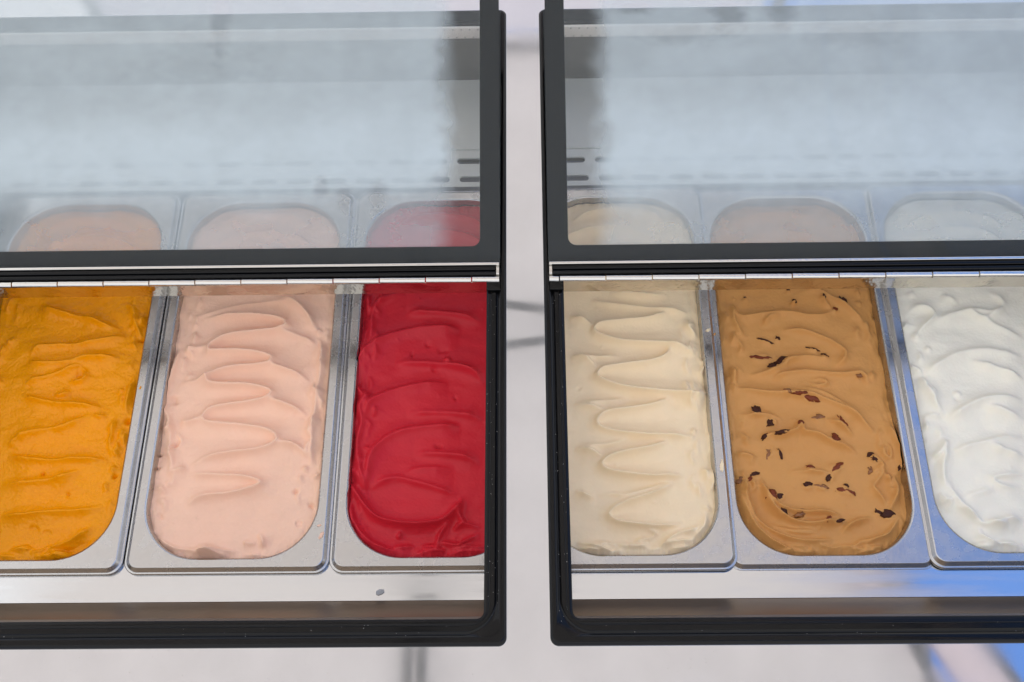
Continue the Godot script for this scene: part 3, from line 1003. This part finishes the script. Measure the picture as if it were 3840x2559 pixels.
	ice_cream("white_ice_cream", "white ice cream in broad soft folds, at the right edge of the photo", Vector3(0.3981, -0.0880, z), [
		[2.6,3,4, [-622, 2273, -509, 2340, -410, 2315, -385, 2245, -492, 2142, -615, 2014]],
		[2.0,3,6, [-400, 2179, -214, 2268, -4, 2298, 128, 2277, 233, 2334, 225, 2419, 123, 2509]],
		[1.6,2,3, [-60, 2189, 48, 2216, 159, 2263, 233, 2334]],
		[1.6,3,5, [-300, 2455, -202, 2424, -136, 2364]],
		[2.0,3,6, [-134, 2335, -16, 2236, 163, 2119, 362, 2022]],
		[2.8,6,8, [-574, 1669, -440, 1769, -292, 1851, -117, 1895, 50, 1893, 329, 1834]],
		[2.4,3,7, [-181, 1822, -43, 1764, 141, 1689, 280, 1605]],
		[2.8,4,8, [-470, 1247, -340, 1334, -177, 1417, -6, 1455, 242, 1431]],
		[2.2,3,7, [-151, 1385, 3, 1339, 202, 1249]],
		[2.0,3,6, [-476, 949, -335, 1020, -185, 1053, -16, 1094, 169, 1092]],
		[2.0,3,6, [-186, 1044, -68, 997, 130, 917]],
		[2.8,4,5, [-594, 1697, -570, 1506, -512, 1371, -461, 1278]],
		[2.6,3,3, [-671, 887, -568, 971, -505, 1053, -549, 903, -579, 735, -565, 627]],
		[2.0,3,5, [101, 779, -52, 767, -176, 739, -117, 681, 72, 649]],
		[2.6,4,6, [-542, 768, -535, 635, -478, 519, -376, 405, -347, 354, -245, 364, -98, 400, 1, 357]],
		[2.6,2.5,5, [-370, 357, -376, 261, -292, 205, -202, 157]],
		[1.4,3,5, [-451, 581, -335, 613, -168, 665]],
		[2.2,2,4, [-706, 1776, -616, 1716, -590, 1657]],
		[1.8,2,3, [-749, 2073, -662, 2138, -625, 2205]],
		[1.6,2,3, [-658, 1284, -557, 1301, -481, 1273]],
		[1.8,2,3, [-681, 521, -566, 553, -599, 439]],
		[1.8,2,3, [-544, 504, -456, 471, -382, 373]],
		[1.6,3,4, [-292, 205, -146, 173, -29, 180]],
		[1.4,1.5,1.5, [-359, 1495, -275, 1503]],
		[-1.2,2,2, [-361, 1441, -300, 1458]],
		[1.4,2,2, [-531, 1919, -462, 1928]],
		[1.8,3,4, [-317, 389, -202, 348, -135, 371]],
		[-1.4,2,2, [-688, 1110, -681, 1058]],
	], cream(Color(0.945, 0.92, 0.85), 0.6, 0.02), 106, {"rough": 0.15, "wave": 2.2, "amp": 1.7, "soft": 4, "edge": 0.6})

	# smears left on the steel rims: owner, x, z from the pan front, length, width, turn
	for s in [["pink_ice_cream", 75.0, 29.0, 6.0, 3.0, 62.0], ["pink_ice_cream", 72.5, 37.0, 3.2, 2.0, 20.0], ["cream_ice_cream", 75.0, 209.0, 4.0, 2.6, 30.0], ["cream_ice_cream", 75.5, 84.0, 9.5, 3.4, 80.0],
			["orange_ice_cream", 74.0, 160.0, 3.0, 1.6, 70.0], ["nut_ice_cream", -76.0, 206.0, 2.6, 1.6, 70.0]]:
		var owner_node: MeshInstance3D = get_node(s[0])
		var o := part("smear", lump_mesh(240 + int(s[2])), owner_node.material_override, owner_node, Vector3(s[1] * 0.001, PAN_Y - owner_node.position.y + (0.0015 if s[0] == "cream_ice_cream" else 0.0), -s[2] * 0.001))
		o.scale = Vector3(s[3], 1.3, s[4]) * 0.001
		o.rotation.y = deg_to_rad(s[5])

	var lumps := []
	for k in 5:
		lumps.append(lump_mesh(200 + k))
	for i in range(0, nuts.size(), 5):
		var x: float = nuts[i] * 0.1
		var d: float = nuts[i + 1] * 0.1
		var k := i / 5
		var o := part("nut_piece", lumps[k % 5], [M.nut_dark, M.nut, M.nut_dark, M.nut, M.nut_pale][(k * 7) % 5 if nuts[i + 4] > 20 else 0], g.node, Vector3(x, cream_height(g, x, d) - 0.040 * nuts[i + 4], -d) * 0.001)
		o.scale = Vector3(nuts[i + 2], nuts[i + 4] * 1.4, nuts[i + 4] * 1.3) * 0.00013
		o.rotation = Vector3(rng.randf_range(-0.3, 0.3), deg_to_rad(nuts[i + 3]), rng.randf_range(-0.12, 0.12))


func small_things() -> void:
	# dust on the frames and the worktop
	var specks := MultiMesh.new()
	specks.transform_format = MultiMesh.TRANSFORM_3D
	specks.mesh = lump_mesh(300)
	specks.instance_count = 700
	for i in 700:
		var at := Vector3(rng.randf_range(-0.5, 0.5), 0.0001, rng.randf_range(-0.33, 0.36))
		if i < 220:
			var o := rng.randf_range(0.001, 0.015)
			at.y = 0.0024
			match i % 3:
				0: at.z = FRAME_FRONT - o
				1: at.x = FRAME_IN + o
				2: at.x = -FRAME_IN - o
			if i % 3:
				at.z = rng.randf_range(-0.02, FRAME_FRONT)
		elif absf(at.x) > 0.0145 and at.z < FRAME_FRONT + 0.001:
			at.z = rng.randf_range(FRAME_FRONT + 0.001, 0.36)
		var size := rng.randf_range(0.0001, 0.00028)
		specks.set_instance_transform(i, Transform3D(Basis.from_scale(Vector3(size * rng.randf_range(1, 2.5), size * 0.5, size)).rotated(Vector3.UP, rng.randf() * TAU), at))
	var dust := MultiMeshInstance3D.new()
	dust.name = "dust"
	dust.multimesh = specks
	dust.material_override = mat(Color(0.75, 0.74, 0.72), 0.9)
	dust.set_meta("kind", "stuff")
	dust.set_meta("label", "specks of dust and crumbs on the frames and the steel top")
	add_child(dust)
	var st := begin()
	var p := [Vector2(-3.6, 0.4), Vector2(-2.6, -1.9), Vector2(0.4, -2.3), Vector2(3.4, -0.9), Vector2(3.2, 0.9), Vector2(1.2, 2.0), Vector2(-2.4, 1.9)]
	for i in range(p.size()):
		var a: Vector2 = p[i]
		var b: Vector2 = p[(i + 1) % p.size()]
		tri(st, Vector3(0, 1.2, 0) * 0.001, Vector3(a.x, 0.9, a.y) * 0.001, Vector3(b.x, 0.9, b.y) * 0.001)
		quad(st, Vector3(a.x, 0.9, a.y) * 0.001, Vector3(a.x, 0, a.y) * 0.001, Vector3(b.x, 0, b.y) * 0.001, Vector3(b.x, 0.9, b.y) * 0.001)
	var chip := part("grey_chip", finish(st), mat(Color(0.62, 0.62, 0.62), 0.6), self, Vector3(-0.1165, -0.0864, 0.2115))
	chip.rotation.y = deg_to_rad(22)
	tag(chip, "tiny grey chip lying on the steel ledge in front of the red pan", "chip")
